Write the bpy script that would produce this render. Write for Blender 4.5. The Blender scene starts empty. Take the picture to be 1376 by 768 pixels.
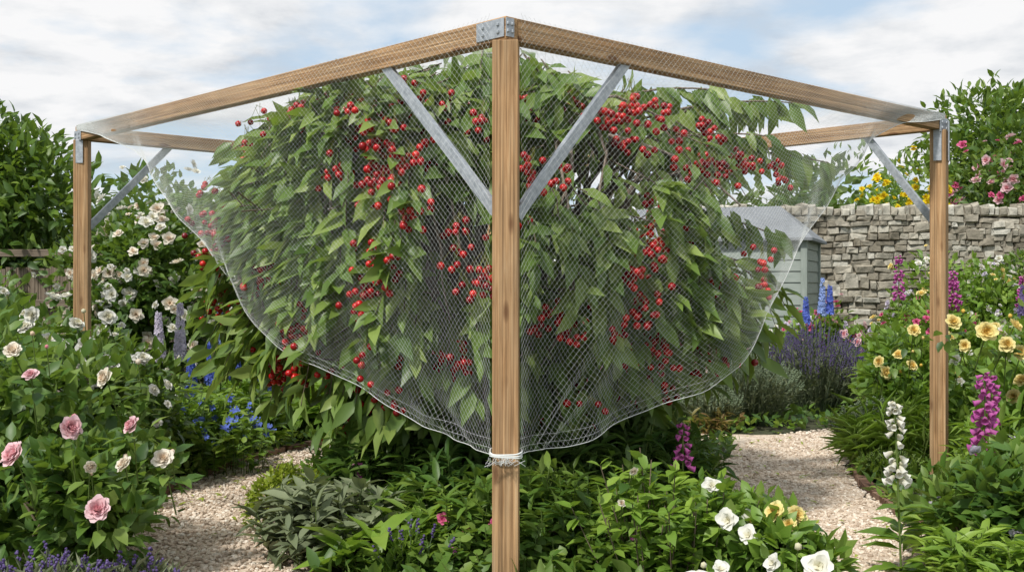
import bpy, math
import numpy as np
from mathutils import Matrix, Vector
rng=np.random.default_rng(11)
R=lambda *s: rng.random(s)
def nrm(a): return a/(np.linalg.norm(a,axis=-1,keepdims=True)+1e-9)
def runit(n): return nrm(rng.normal(size=(n,3)))
A=np.array
# ------------------------------------------------------------------ materials
MATS={}
def newmat(name):
    m=bpy.data.materials.new(name); m.use_nodes=True; MATS[name]=m
    nt=m.node_tree; nt.nodes.clear()
    out=nt.nodes.new('ShaderNodeOutputMaterial')
    return m,nt,out
def ramp(nt,fac,stops):
    r=nt.nodes.new('ShaderNodeValToRGB'); el=r.color_ramp.elements
    while len(el)<len(stops): el.new(0.5)
    for e,(p,c) in zip(el,stops): e.position=p; e.color=(*c,1)
    nt.links.new(fac,r.inputs[0]); return r.outputs[0]
def attr(nt,n):
    a=nt.nodes.new('ShaderNodeAttribute'); a.attribute_name=n; return a.outputs['Fac']
def mixc(nt,f,a,b,mode='MIX'):
    m=nt.nodes.new('ShaderNodeMix'); m.data_type='RGBA'; m.blend_type=mode
    for i,v in ((0,f),(6,a),(7,b)):
        if isinstance(v,(int,float)): m.inputs[i].default_value=v
        elif isinstance(v,tuple): m.inputs[i].default_value=(*v,1)
        else: nt.links.new(v,m.inputs[i])
    return m.outputs[2]
def noise(nt,scale,detail=4,vec=None,rough=.6,dist=0):
    n=nt.nodes.new('ShaderNodeTexNoise'); n.inputs['Scale'].default_value=scale
    n.inputs['Detail'].default_value=detail; n.inputs['Roughness'].default_value=rough
    n.inputs['Distortion'].default_value=dist
    if vec is not None: nt.links.new(vec,n.inputs['Vector'])
    return n.outputs['Fac']
def objvec(nt,scale=(1,1,1)):
    tc=nt.nodes.new('ShaderNodeTexCoord'); mp=nt.nodes.new('ShaderNodeMapping')
    mp.inputs['Scale'].default_value=scale
    nt.links.new(tc.outputs['Object'],mp.inputs[0]); return mp.outputs[0]
def bump(nt,h,s,d=.01):
    b=nt.nodes.new('ShaderNodeBump'); b.inputs['Strength'].default_value=s; b.inputs['Distance'].default_value=d
    nt.links.new(h,b.inputs['Height']); return b.outputs[0]
def prin(nt,col,rough=.6,metal=0,nrmal=None,spec=.5):
    p=nt.nodes.new('ShaderNodeBsdfPrincipled')
    if isinstance(col,tuple): p.inputs['Base Color'].default_value=(*col,1)
    else: nt.links.new(col,p.inputs['Base Color'])
    if isinstance(rough,(int,float)): p.inputs['Roughness'].default_value=rough
    else: nt.links.new(rough,p.inputs['Roughness'])
    p.inputs['Metallic'].default_value=metal
    p.inputs['Specular IOR Level'].default_value=spec
    if nrmal is not None: nt.links.new(nrmal,p.inputs['Normal'])
    return p.outputs[0]
def leafmat(name,dark,mid,light,tr=.28,rough=.45,under=1.35,spec=.4):
    q=lambda c:(c[0]*1.75,c[1]*1.42,c[2]*1.2); dark,mid,light=q(dark),q(mid),q(light)
    m,nt,out=newmat(name)
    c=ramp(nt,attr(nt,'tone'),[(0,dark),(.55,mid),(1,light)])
    n=noise(nt,9,3,objvec(nt))
    c=mixc(nt,.4,c,ramp(nt,n,[(.3,(.38,.38,.38)),(.7,(.68,.68,.62))]),'OVERLAY')
    g=nt.nodes.new('ShaderNodeNewGeometry')
    pale=mixc(nt,.45,c,tuple(min(1,x*under) for x in light))
    pale=mixc(nt,.15,pale,(.25,.28,.2))
    c2=mixc(nt,g.outputs['Backfacing'],c,pale)
    p=prin(nt,c2,rough,spec=spec)
    t=nt.nodes.new('ShaderNodeBsdfTranslucent')
    tc=mixc(nt,.6,c,tuple(min(1,x*1.6) for x in (light[0]*1.1,light[1]*1.2,light[2]*.5)))
    nt.links.new(tc,t.inputs[0])
    mx=nt.nodes.new('ShaderNodeMixShader'); mx.inputs[0].default_value=tr
    nt.links.new(p,mx.inputs[1]); nt.links.new(t.outputs[0],mx.inputs[2]); nt.links.new(mx.outputs[0],out.inputs[0])
def petalmat(name,inner,outer,tr=.3,vary=.22):
    m,nt,out=newmat(name)
    c=mixc(nt,attr(nt,'grad'),inner,outer)
    v=ramp(nt,attr(nt,'tone'),[(0,(1-vary,)*3),(1,(1,1,1))])
    c=mixc(nt,1.0,c,v,'MULTIPLY')
    n=noise(nt,60,4,objvec(nt))
    c=mixc(nt,.35,c,ramp(nt,n,[(.3,(.38,.38,.38)),(.65,(.58,.58,.58))]),'OVERLAY')
    p=prin(nt,c,.85,spec=.12,nrmal=bump(nt,n,.35,.006))
    t=nt.nodes.new('ShaderNodeBsdfTranslucent'); nt.links.new(c,t.inputs[0])
    mx=nt.nodes.new('ShaderNodeMixShader'); mx.inputs[0].default_value=tr
    nt.links.new(p,mx.inputs[1]); nt.links.new(t.outputs[0],mx.inputs[2]); nt.links.new(mx.outputs[0],out.inputs[0])
def tonemat(name,stops,rough=.8,nscale=0,bs=.4,bd=.01,spec=.3):
    m,nt,out=newmat(name)
    c=ramp(nt,attr(nt,'tone'),stops); b=None
    if nscale:
        n=noise(nt,nscale,6,objvec(nt))
        c=mixc(nt,.7,c,ramp(nt,n,[(.3,(.25,.25,.25)),(.7,(.75,.75,.75))]),'OVERLAY'); b=bump(nt,n,bs,bd)
    nt.links.new(prin(nt,c,rough,nrmal=b,spec=spec),out.inputs[0])
leafmat('cherry_leaf',(.030,.072,.019),(.072,.145,.036),(.140,.225,.070),tr=.28,rough=.42)
leafmat('rose_leaf',(.018,.055,.014),(.048,.115,.022),(.11,.19,.042))
leafmat('hedge_leaf',(.016,.047,.010),(.045,.105,.02),(.10,.175,.035))
leafmat('fresh_leaf',(.035,.09,.014),(.08,.17,.028),(.15,.26,.05))
leafmat('dark_leaf',(.012,.038,.010),(.030,.08,.018),(.065,.13,.028))
leafmat('grey_leaf',(.042,.068,.042),(.080,.12,.075),(.13,.18,.125),tr=.15,rough=.7)
leafmat('lime_leaf',(.07,.12,.012),(.14,.22,.025),(.20,.28,.05))
leafmat('far_leaf',(.03,.06,.022),(.055,.105,.038),(.095,.15,.06),rough=.7)
leafmat('red_leaf',(.05,.045,.02),(.10,.07,.03),(.12,.14,.05))
petalmat('petal_white',(.76,.72,.50),(.88,.87,.82))
petalmat('petal_cream',(.84,.66,.48),(.88,.83,.72))
petalmat('petal_pink',(.80,.30,.35),(.90,.66,.68))
petalmat('petal_palepink',(.82,.50,.46),(.88,.72,.70))
petalmat('petal_hotpink',(.50,.04,.14),(.74,.18,.34))
petalmat('petal_yellow',(.88,.60,.12),(.90,.80,.38))
petalmat('petal_gold',(.80,.50,.01),(.86,.70,.03))
petalmat('petal_blue',(.12,.14,.50),(.18,.27,.78))
petalmat('petal_skyblue',(.35,.42,.75),(.36,.50,.85))
petalmat('petal_lilac',(.66,.60,.70),(.80,.74,.86))
petalmat('petal_violet',(.14,.10,.26),(.26,.20,.42))
petalmat('petal_magenta',(.60,.20,.42),(.56,.12,.42))
tonemat('stem_green',[(0,(.07,.12,.025)),(1,(.15,.20,.05))],.6)
tonemat('grey_stem',[(0,(.10,.14,.08)),(1,(.20,.25,.15))],.7)
tonemat('twig_bark',[(0,(.10,.075,.05)),(1,(.22,.17,.12))],.8)
tonemat('tree_bark',[(0,(.11,.09,.07)),(1,(.27,.22,.18))],.85,25,.8,.01)
tonemat('cherry_stalk',[(0,(.14,.19,.03)),(1,(.26,.24,.05))],.5)
tonemat('pebble',[(0,(.35,.27,.20)),(.35,(.56,.45,.345)),(.7,(.69,.585,.47)),(1,(.79,.72,.62))],.85)
tonemat('wall_stone',[(0,(.20,.175,.13)),(.4,(.31,.28,.22)),(.75,(.40,.37,.30)),(1,(.50,.48,.41))],.9,14,.8,.02)
tonemat('brick_edging',[(0,(.13,.07,.045)),(1,(.30,.19,.13))],.9,30)
tonemat('net_twine',[(0,(.62,.64,.62)),(1,(.80,.82,.80))],.5)
m,nt,out=newmat('cherry_skin')
c=ramp(nt,attr(nt,'tone'),[(0,(.16,.004,.008)),(.5,(.44,.009,.012)),(1,(.66,.028,.02))])
nt.links.new(prin(nt,c,.22,spec=.5),out.inputs[0])
def woodmat(name,a,b,c3,dirty=.5):
    m,nt,out=newmat(name)
    v=objvec(nt,(1.2,22,22)); n1=noise(nt,2.2,6,v,.6,.6)
    v2=objvec(nt,(.6,90,90)); n2=noise(nt,1.5,3,v2)
    v3=objvec(nt,(1,1,1)); n3=noise(nt,1.7,4,v3)
    col=ramp(nt,n1,[(.28,a),(.5,b),(.72,c3)])
    col=mixc(nt,.55,col,ramp(nt,n2,[(.35,(.2,.2,.2)),(.65,(.8,.8,.8))]),'OVERLAY')
    col=mixc(nt,dirty,col,ramp(nt,n3,[(.3,(.32,.33,.34)),(.7,(.66,.62,.58))]),'OVERLAY')
    vo=nt.nodes.new('ShaderNodeTexVoronoi'); vo.inputs['Scale'].default_value=1.0
    nt.links.new(objvec(nt,(2.6,9,9)),vo.inputs['Vector'])
    col=mixc(nt,ramp(nt,vo.outputs['Distance'],[(.07,(.8,.8,.8)),(.15,(0,0,0))]),col,(.13,.06,.028))
    nt.links.new(prin(nt,col,.8,nrmal=bump(nt,n2,.8,.005),spec=.2),out.inputs[0])
woodmat('treated_timber',(.26,.15,.072),(.39,.245,.128),(.48,.33,.19),.6)
woodmat('old_fence_wood',(.13,.10,.075),(.2,.16,.12),(.28,.23,.18))
m,nt,out=newmat('galvanised_steel')
n=noise(nt,35,5,objvec(nt)); c=ramp(nt,n,[(.3,(.30,.33,.36)),(.7,(.52,.55,.58))])
nt.links.new(prin(nt,c,.5,.45,bump(nt,n,.1,.002)),out.inputs[0])
m,nt,out=newmat('shed_paint')
n=noise(nt,5,5,objvec(nt,(1,1,6))); c=ramp(nt,n,[(.3,(.22,.255,.225)),(.7,(.31,.345,.31))])
nt.links.new(prin(nt,c,.7),out.inputs[0])
m,nt,out=newmat('shed_roof_felt')
n=noise(nt,60,5,objvec(nt)); n2=noise(nt,2,4,objvec(nt))
c=ramp(nt,n,[(.3,(.15,.16,.17)),(.7,(.24,.255,.27))]); c=mixc(nt,.4,c,ramp(nt,n2,[(.3,(.3,.3,.3)),(.7,(.7,.7,.7))]),'OVERLAY')
nt.links.new(prin(nt,c,.9),out.inputs[0])
m,nt,out=newmat('window_glass'); nt.links.new(prin(nt,(.03,.04,.045),.08),out.inputs[0])
m,nt,out=newmat('soil_and_grass')
n=noise(nt,.35,5,objvec(nt)); n2=noise(nt,18,6,objvec(nt))
c=ramp(nt,n2,[(.3,(.030,.026,.016)),(.5,(.055,.052,.026)),(.7,(.06,.085,.03))])
c=mixc(nt,ramp(nt,n,[(.4,(0,0,0)),(.65,(.6,.6,.6))]),c,(.05,.085,.022))
nt.links.new(prin(nt,c,.95,nrmal=bump(nt,n2,.8,.03)),out.inputs[0])
m,nt,out=newmat('gravel_bed')
vo=nt.nodes.new('ShaderNodeTexVoronoi'); vo.inputs['Scale'].default_value=75; nt.links.new(objvec(nt),vo.inputs['Vector'])
sp=nt.nodes.new('ShaderNodeSeparateColor'); nt.links.new(vo.outputs['Color'],sp.inputs[0])
c=ramp(nt,sp.outputs[0],[(0,(.34,.26,.19)),(.4,(.55,.44,.335)),(1,(.72,.62,.50))])
c=mixc(nt,.5,c,ramp(nt,noise(nt,2.5,4,objvec(nt)),[(.3,(.40,.39,.37)),(.7,(.6,.6,.6))]),'OVERLAY')
nt.links.new(prin(nt,c,.9,nrmal=bump(nt,vo.outputs['Distance'],-.8,.01)),out.inputs[0])
# ------------------------------------------------------------------ geometry
class Geo:
    def __init__(s): s.V=[];s.G=[];s.T=[];s.L=[];s.C=[];s.MI=[];s.n=0;s.mats=[]
    def inst(s,tm,M,P,tone,mat):
        tv,tf,tg=tm; N=len(P)
        if N==0: return
        k=len(tv)
        V=np.einsum('nij,kj->nki',M,tv)+P[:,None,:]
        s.raw(V.reshape(-1,3),np.tile(tg,N),np.repeat(np.broadcast_to(tone,(N,)),k),
              (np.concatenate(tf)[None,:]+(np.arange(N)*k)[:,None]).ravel(),np.tile([len(f) for f in tf],N),mat)
    def raw(s,V,G,T,L,C,mat):
        if mat not in s.mats: s.mats.append(mat)
        s.V.append(V);s.G.append(G);s.T.append(T);s.L.append(np.asarray(L)+s.n);s.C.append(np.asarray(C))
        s.MI.append(np.full(len(C),s.mats.index(mat)));s.n+=len(V)
    def build(s,name,parent=None,smooth=True):
        V=np.concatenate(s.V).astype(np.float32);L=np.concatenate(s.L).astype(np.int32);C=np.concatenate(s.C)
        me=bpy.data.meshes.new(name); me.vertices.add(len(V)); me.vertices.foreach_set('co',V.ravel())
        me.loops.add(len(L)); me.loops.foreach_set('vertex_index',L)
        me.polygons.add(len(C)); st=np.concatenate([[0],np.cumsum(C)[:-1]]).astype(np.int32)
        me.polygons.foreach_set('loop_start',st)
        me.polygons.foreach_set('material_index',np.concatenate(s.MI).astype(np.int32))
        me.polygons.foreach_set('use_smooth',np.full(len(C),smooth))
        for nm,arr in (('tone',s.T),('grad',s.G)):
            a=me.attributes.new(nm,'FLOAT','POINT'); a.data.foreach_set('value',np.concatenate(arr).astype(np.float32))
        for mm in s.mats: me.materials.append(MATS[mm])
        me.update(calc_edges=True)
        o=bpy.data.objects.new(name,me); bpy.context.scene.collection.objects.link(o)
        if parent: o.parent=parent
        return o
def empty(name):
    o=bpy.data.objects.new(name,None); bpy.context.scene.collection.objects.link(o); o.empty_display_size=.2; return o
def frames(d,ref,sx,sy,sz):
    d=nrm(d); s_=nrm(np.cross(d,ref)); n_=np.cross(s_,d); N=len(d)
    f=lambda q: np.broadcast_to(q,(N,))[:,None]
    return np.stack([s_*f(sx),d*f(sy),n_*f(sz)],axis=2)
def face_frames(f,s):   # template +z -> f
    f=nrm(f); a=nrm(np.cross(f,runit(len(f)))); b=np.cross(f,a); s=np.broadcast_to(s,(len(f),))[:,None]
    return np.stack([a*s,b*s,f*s],axis=2)
def T_(v,f):
    v=A(v,float); return (v,[A(q) for q in f],v[:,1].copy())
LEAF8=T_([(0,0,0),(-.42,.28,.05),(0,.3,-.02),(.42,.28,.05),(-.38,.62,.0),(0,.65,-.07),(.38,.62,.0),(0,1,-.2)],
   [(0,3,2),(0,2,1),(2,3,6,5),(1,2,5,4),(5,6,7),(4,5,7)])
LEAF4=T_([(0,0,0),(.5,.42,.08),(0,1,-.12),(-.5,.42,.08)],[(0,1,2),(0,2,3)])
ang=[0,2.0944,4.18879]
STEM=T_([(math.cos(a),0,math.sin(a)) for a in ang]+[(math.cos(a)*.8,1,math.sin(a)*.8) for a in ang],[(0,3,4,1),(1,4,5,2),(2,5,3,0)])
def uvs(nu,nv):
    v=[(0,0,1)]; 
    for j in range(1,nv):
        for i in range(nu):
            t=math.pi*j/nv;p=2*math.pi*i/nu; v.append((math.sin(t)*math.cos(p),math.sin(t)*math.sin(p),math.cos(t)))
    v.append((0,0,-1)); f=[]
    for i in range(nu): f.append((0,1+i,1+(i+1)%nu))
    for j in range(nv-2):
        for i in range(nu):
            a=1+j*nu+i;b=1+j*nu+(i+1)%nu; f.append((a,a+nu,b+nu,b))
    for i in range(nu): f.append((1+(nv-2)*nu+i,len(v)-1,1+(nv-2)*nu+(i+1)%nu))
    return T_(v,f)
SPH=uvs(9,6); BUD=uvs(5,3)
g=(1+5**.5)/2
ico=nrm(A([(-1,g,0),(1,g,0),(-1,-g,0),(1,-g,0),(0,-1,g),(0,1,g),(0,-1,-g),(0,1,-g),(g,0,-1),(g,0,1),(-g,0,-1),(-g,0,1)]))
ICO=T_(ico,[(0,11,5),(0,5,1),(0,1,7),(0,7,10),(0,10,11),(1,5,9),(5,11,4),(11,10,2),(10,7,6),(7,1,8),(3,9,4),(3,4,2),(3,2,6),(3,6,8),(3,8,9),(4,9,5),(2,4,11),(6,2,10),(8,6,7),(9,8,1)])
def rose_t(rings,seed=1,ns=3,nt_=3,ruf=.0):
    r=np.random.default_rng(seed); V=[];F=[];G=[]
    for ri,(cnt,th,l,w,r0,gr) in enumerate(rings):
        for k in range(cnt):
            ph=2*math.pi*(k+.5*ri+r.random()*.4)/cnt; th2=th+r.normal()*.10; l2=l*(1+r.normal()*.09); tw=r.normal()*.12
            o=(math.cos(ph),math.sin(ph)); tn=(-o[1],o[0]); b=len(V)
            for it in range(nt_):
                t=it/(nt_-1)
                for js in range(ns):
                    s_=-1+2*js/(ns-1); wp=w*(.28+.72*math.sin(math.pi*min(t*.72+.06,1)))
                    rad=r0+l2*math.sin(th2)*t+.18*l2*t*t-.35*w*s_*s_*t -.16*l2*abs(s_)**2.5*t*t
                    z=l2*math.cos(th2)*t*(1-.25*t*t)+.08*s_*s_*l2+tw*s_*t*l2 +ruf*r.normal()*t
                    V.append((o[0]*rad+tn[0]*wp*s_,o[1]*rad+tn[1]*wp*s_,z)); G.append(min(1,gr+.25*t))
            for it in range(nt_-1):
                for js in range(ns-1):
                    a=b+it*ns+js; F.append((a,a+1,a+ns+1,a+ns))
    return (A(V),[A(f) for f in F],A(G))
ROSE=rose_t([(6,1.2,.85,.56,.08,.85),(6,.95,.85,.5,.07,.75),(7,.70,.82,.40,.07,.6),(8,.46,.78,.32,.06,.45),(7,.26,.72,.26,.04,.25),(5,.10,.68,.2,.02,.1)],3,4,4,.035)
ROSEF=rose_t([(5,1.25,.95,.55,.05,.8),(5,.8,.8,.45,.05,.6),(4,.3,.7,.33,.0,.2)],5,3,2)
OPEN5=rose_t([(5,1.1,1.0,.6,.03,.75),(5,.85,.8,.45,.03,.6),(4,.5,.55,.25,.02,.2)],6,4,4,.05)
STAR=rose_t([(5,1.2,1.0,.4,.02,.6)],8,2,2)
def bell():
    V=[];F=[];G=[]
    for j,(z,r_) in enumerate([(0,.12),(.35,.3),(.9,.36),(1.1,.52)]):
        for i in range(6): a=i*math.pi/3; V.append((r_*math.cos(a),r_*math.sin(a),z)); G.append(z/1.1)
    for j in range(3):
        for i in range(6): a=j*6+i;b=j*6+(i+1)%6; F.append(A((a,b,b+6,a+6)))
    return (A(V),F,A(G))
BELL=bell()
def segs(geo,P0,P1,r,mat,tone=.5):
    d=P1-P0; L=np.linalg.norm(d,axis=1); geo.inst(STEM,frames(d,runit(len(d)),r,L,r),P0,tone,mat)
def tube(geo,pts,rad,mat,sides=8,tone=.5):
    pts=A(pts,float); n=len(pts); d=nrm(np.gradient(pts,axis=0)); ref=nrm(A([[.31,.2,.93]]) if abs(d[0,2])<.8 else A([[.9,.3,.1]]))
    s_=nrm(np.cross(d,np.repeat(ref,n,0))); u=np.cross(s_,d); a=np.linspace(0,2*math.pi,sides,endpoint=False)
    V=pts[:,None]+(s_[:,None]*np.cos(a)[None,:,None]+u[:,None]*np.sin(a)[None,:,None])*A(rad,float).reshape(-1,1,1)
    L=[]
    for j in range(n-1):
        for i in range(sides): q=j*sides+i;w=j*sides+(i+1)%sides; L+=[q,q+sides,w+sides,w]
    V=V.reshape(-1,3); geo.raw(V,np.zeros(len(V)),np.full(len(V),tone),A(L),A([4]*((n-1)*sides)),mat)
def leaves(geo,P,d,ref,L,W,tone,mat,tm=LEAF8):
    n=len(P); l=L*(.7+.6*R(n)); geo.inst(tm,frames(d,ref,W*(l/L),l,l),P,tone,mat)
Z=A([0,0,1.])
def shrub(name,c,rx,ry,h,n,L,W,mat,lumps=16,ls=.42,tm=LEAF8,flowers=(),z0=0.,up=.25,stems=10,geo=None,sparse=.5):
    own=geo is None; geo=geo or Geo()
    rad=A([rx,ry,h*.5]); cen=A([c[0],c[1],z0+h*.5])
    ld=runit(lumps); lc=cen+ld*rad*(.35+.42*R(lumps,1)); lr=ls*rad.mean()*(.65+.7*R(lumps)); lt=R(lumps)
    i=rng.integers(0,lumps,n); u=runit(n); u[:,2]+=.25; u=nrm(u)
    P=lc[i]+u*lr[i][:,None]*(sparse+(1.08-sparse)*R(n,1)**.6)
    k=P[:,2]>z0+.02; P=P[k];u=u[k];i=i[k]; m_=len(P)
    leaves(geo,P,u+up*Z+.75*runit(m_),u+.8*Z+.5*runit(m_),L,W,np.clip(.55*lt[i]+.6*R(m_)-.1,0,1),mat,tm)
    if stems:
        b=A([c[0],c[1],z0])+A([rx*.35,ry*.35,0])*rng.normal(size=(stems,3)); b[:,2]=z0
        segs(geo,b,lc[rng.integers(0,lumps,stems)],.008+.004*R(stems),'twig_bark',R(stems))
    for tmf,fm,cnt,size in flowers:
        m0=max(1,cnt*2); i=rng.integers(0,lumps,m0); u=nrm(runit(m0)+A([0,-.45,.45])); P=lc[i]+u*(lr[i]*1.16+.03)[:,None]
        q=(P-cen)/rad; out=np.linalg.norm(q,axis=1); k=(P[:,2]>z0+.1)&(out>.72); P=P[k][:cnt];u=u[k][:cnt]
        rep=rng.integers(1,4,len(P)); P=np.repeat(P,rep,0); u=np.repeat(u,rep,0); P=P+rng.normal(size=P.shape)*size*.9*(rep.repeat(rep)>1)[:,None]
        geo.inst(tmf,face_frames(u+A([0,-.25,.1])+.5*runit(len(P)),size*.85*(.5+.8*R(len(P)))),P,R(len(P)),fm)
    if own: return geo.build(name)
    return geo
def herbs(name,c,rx,ry,h,ns,nl,L,W,mat,tm=LEAF8,flowers=(),geo=None,lean=.15,fall=.35,smat='stem_green'):
    own=geo is None; geo=geo or Geo()
    a=R(ns)*2*math.pi; q=np.sqrt(R(ns)); B=np.stack([c[0]+rx*q*np.cos(a),c[1]+ry*q*np.sin(a),np.zeros(ns)],1)
    H=h*(.65+.4*R(ns))*(1-fall*q*q)
    out=np.stack([np.cos(a)*q,np.sin(a)*q,np.zeros(ns)],1)*lean
    Tp=B+(out+.12*rng.normal(size=(ns,3)))*H[:,None]; Tp[:,2]=H
    segs(geo,B,Tp,.0035,smat,R(ns))
    i=np.repeat(np.arange(ns),nl); t=.12+.9*R(ns*nl)**.8; P=B[i]+(Tp-B)[i]*t[:,None]
    u=runit(ns*nl); u[:,2]=.25+.35*rng.normal(size=ns*nl); u=nrm(u)
    st=R(ns)
    leaves(geo,P,u,.9*Z+.5*u+.4*runit(len(P)),L,W,np.clip(.45*st[i]+.35*t+.35*R(len(P))-.1,0,1),mat,tm)
    for tmf,fm,cnt,size in flowers:
        j=rng.integers(0,ns,cnt); P=Tp[j]+.02*rng.normal(size=(cnt,3)); u=nrm(runit(cnt)*.6+A([0,-.4,.8]))
        geo.inst(tmf,face_frames(u,size*(.7+.5*R(cnt))),P,R(cnt),fm)
    if own: return geo.build(name)
    return geo
def blooms(geo,lst,tm,mat,base=None):
    for (x,y,z,s) in lst:
        s=s*.90; u=nrm(A([[rng.normal()*.45,-.7,.5+rng.normal()*.3]])); P=A([[x,y,z]])
        geo.inst(tm,face_frames(u,s),P,.5+.5*R(1),mat)
        segs(geo,P+A([[rng.normal()*.05,.16,-.25]]),P,.004,'stem_green')
        k=10; lu=runit(k); leaves(geo,np.repeat(P,k,0)+A([0,.08,-.06])+lu*.06,lu+A([0,.0,-.2]),Z+.5*runit(k),.07,.045,R(k),'rose_leaf')
        if R(1)[0]<.5: q=P+A([[rng.normal()*.07,.03,.05*rng.normal()+.02]]); geo.inst(BUD,face_frames(Z[None]+.2*runit(1),s*.28),q,.6,mat); segs(geo,q-A([[0,-.03,.12]]),q,.003,'stem_green')
def spire(geo,x,y,z0,z1,r,n,tm,mat,size,taper=.7,down=0.,leaf='fresh_leaf',base=True,lean=0.):
    tp=A([[x+lean,y,z1]]); b=A([[x,y,0.]]); segs(geo,b,tp,.006,'stem_green')
    t=np.sort(R(n)); a=np.arange(n)*2.4+R(n)*.5
    u=np.stack([np.cos(a),np.sin(a),np.full(n,-down)+.2*rng.normal(size=n)],1)
    zz=z0+(z1-z0)*t; ax=b+(tp-b)*(zz/z1)[:,None]
    P=ax+nrm(u)*(r*(1-taper*t))[:,None]*.5
    geo.inst(tm,face_frames(u,size*(1-.55*taper*t)),P,R(n),mat)
    if base:
        k=34; tt=R(k)*.8; u=runit(k); u[:,2]=.2; P=b+(A([[x,y,z0]])-b)*tt[:,None]
        leaves(geo,P,u,Z+.4*runit(k),.16,.06,R(k),leaf)
# ------------------------------------------------------------------ ground and paths
def catmull(pts,n=10):
    P=A(pts,float); Q=np.vstack([2*P[0]-P[1],P,2*P[-1]-P[-2]]); o=[]
    for i in range(1,len(Q)-2):
        for k in range(n):
            t=k/n; a,b,c,d=Q[i-1],Q[i],Q[i+1],Q[i+2]
            o.append(.5*((2*b)+(c-a)*t+(2*a-5*b+4*c-d)*t*t+(3*b-a-3*c+d)*t**3))
    o.append(P[-1]); return A(o)
PA=catmull([(-1.05,2.6,.4),(-1.2,4.0,.42),(-1.36,5.1,.42),(-1.66,6.1,.38),(-1.70,7.0,.38),(-1.52,8.1,.38),(-1.0,9.1,.35),(.1,9.6,.35),(1.3,9.5,.35),(2.3,9.3,.35)])
PB=catmull([(1.60,2.6,.35),(1.62,4.6,.36),(1.68,5.6,.40),(1.70,6.4,.44),(1.80,7.5,.46),(2.2,8.7,.46),(2.95,9.55,.44),(4.0,9.9,.4),(6.5,10.0,.4)])
def pdist(P):
    best=np.full(len(P),9.)
    for C in (PA,PB):
        for i in range(0,len(C),2):
            best=np.minimum(best,np.hypot(P[:,0]-C[i,0],P[:,1]-C[i,1])-C[i,2])
    return best
gg=Geo(); gg.raw(A([(-300,-100,0),(300,-100,0),(300,500,0),(-300,500,0)],float),np.zeros(4),np.zeros(4),A([0,1,2,3]),A([4]),'soil_and_grass'); gg.build('ground',smooth=False)
def ribbon(C,z,name):
    d=nrm(np.gradient(C[:,:2],axis=0)); nn=np.stack([-d[:,1],d[:,0]],1); wl=C[:,2:]*(1+.06*rng.normal(size=(len(C),1))); wr=C[:,2:]*(1+.06*rng.normal(size=(len(C),1)))
    l=C[:,:2]+nn*wl; r=C[:,:2]-nn*wr; V=np.zeros((len(C)*2,3)); V[0::2,:2]=r;V[1::2,:2]=l;V[:,2]=z
    L=[];
    for i in range(len(C)-1): L+=[2*i,2*i+2,2*i+3,2*i+1]
    gp=Geo(); gp.raw(V,np.zeros(len(V)),np.zeros(len(V)),A(L),A([4]*(len(C)-1)),'gravel_bed'); return gp.build(name,smooth=False)
ribbon(PA,.006,'gravel_path'); ribbon(PB,.011,'gravel_path')
gp=Geo()
for C,n in ((PA[:72],10500),(PB[:78],11500)):
    C=C[C[:,1]>3.6]; i=rng.integers(0,len(C)-1,n); t=R(n,1); B=C[i]*(1-t)+C[i+1]*t; d=nrm(C[i+1]-C[i]); 
    off=(R(n)*2-1)*B[:,2]*1.08
    P=np.stack([B[:,0]-d[:,1]*off,B[:,1]+d[:,0]*off,.010+.006*R(n)],1)
    s=.006+.012*R(n)**1.6; M=face_frames(runit(n),1.0)*s[:,None,None]*(A([1,1.0,.62])[None,None,:])
    M[:,2,:]*=.7
    gp.inst(ICO,M,P,R(n),'pebble')
gp.build('loose_gravel',smooth=False)
BOX=T_([(-.5,-.5,-.5),(.5,-.5,-.5),(.5,.5,-.5),(-.5,.5,-.5),(-.5,-.5,.5),(.5,-.5,.5),(.5,.5,.5),(-.5,.5,.5)],[(0,3,2,1),(4,5,6,7),(0,1,5,4),(1,2,6,5),(2,3,7,6),(3,0,4,7)])
ge=Geo()
for C,side in ((PA,1),(PB,-1)):
    s_=C; d=np.gradient(s_[:,:2],axis=0); cum=np.concatenate([[0],np.cumsum(np.hypot(*np.diff(s_[:,:2],axis=0).T))])
    k=np.arange(.5,cum[-1],.225); x=np.interp(k,cum,s_[:,0]);y=np.interp(k,cum,s_[:,1]);w=np.interp(k,cum,s_[:,2]); dx=np.interp(k,cum,d[:,0]);dy=np.interp(k,cum,d[:,1])
    dd=nrm(np.stack([dx,dy,0*dx],1)); nn=np.stack([-dd[:,1],dd[:,0],0*dx],1)
    P=np.stack([x,y,0*x+.012],1)+nn*side*(w[:,None]+.05)
    if side==1: sel=(P[:,1]<9.2)
    else: sel=(P[:,0]>1.0)
    P=P[sel];dd=dd[sel]+.04*rng.normal(size=(sel.sum(),3)); ge.inst(BOX,frames(dd,np.repeat(Z[None],len(P),0)+.05*runit(len(P)),.07,.21,.075),P,R(len(P)),'brick_edging')
ge.build('brick_edging',smooth=False)
n=30000; Y=3.6+11*R(n); X=(R(n)*2-1)*(.52*Y+1.2); P=np.stack([X,Y,.0*X],1); P=P[pdist(P)>.03]
n=len(P); P[:,2]=.0+.10*R(n); u=runit(n); u[:,2]=np.abs(u[:,2])*.9+.25
gc=Geo(); cl=.5+.5*np.sin(P[:,0]*2.3+1.3*np.sin(P[:,1]*1.7))
leaves(gc,P,u,Z+.7*runit(n),.10,.05,np.clip(.5*cl+.5*R(n),0,1),'rose_leaf'); 
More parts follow.
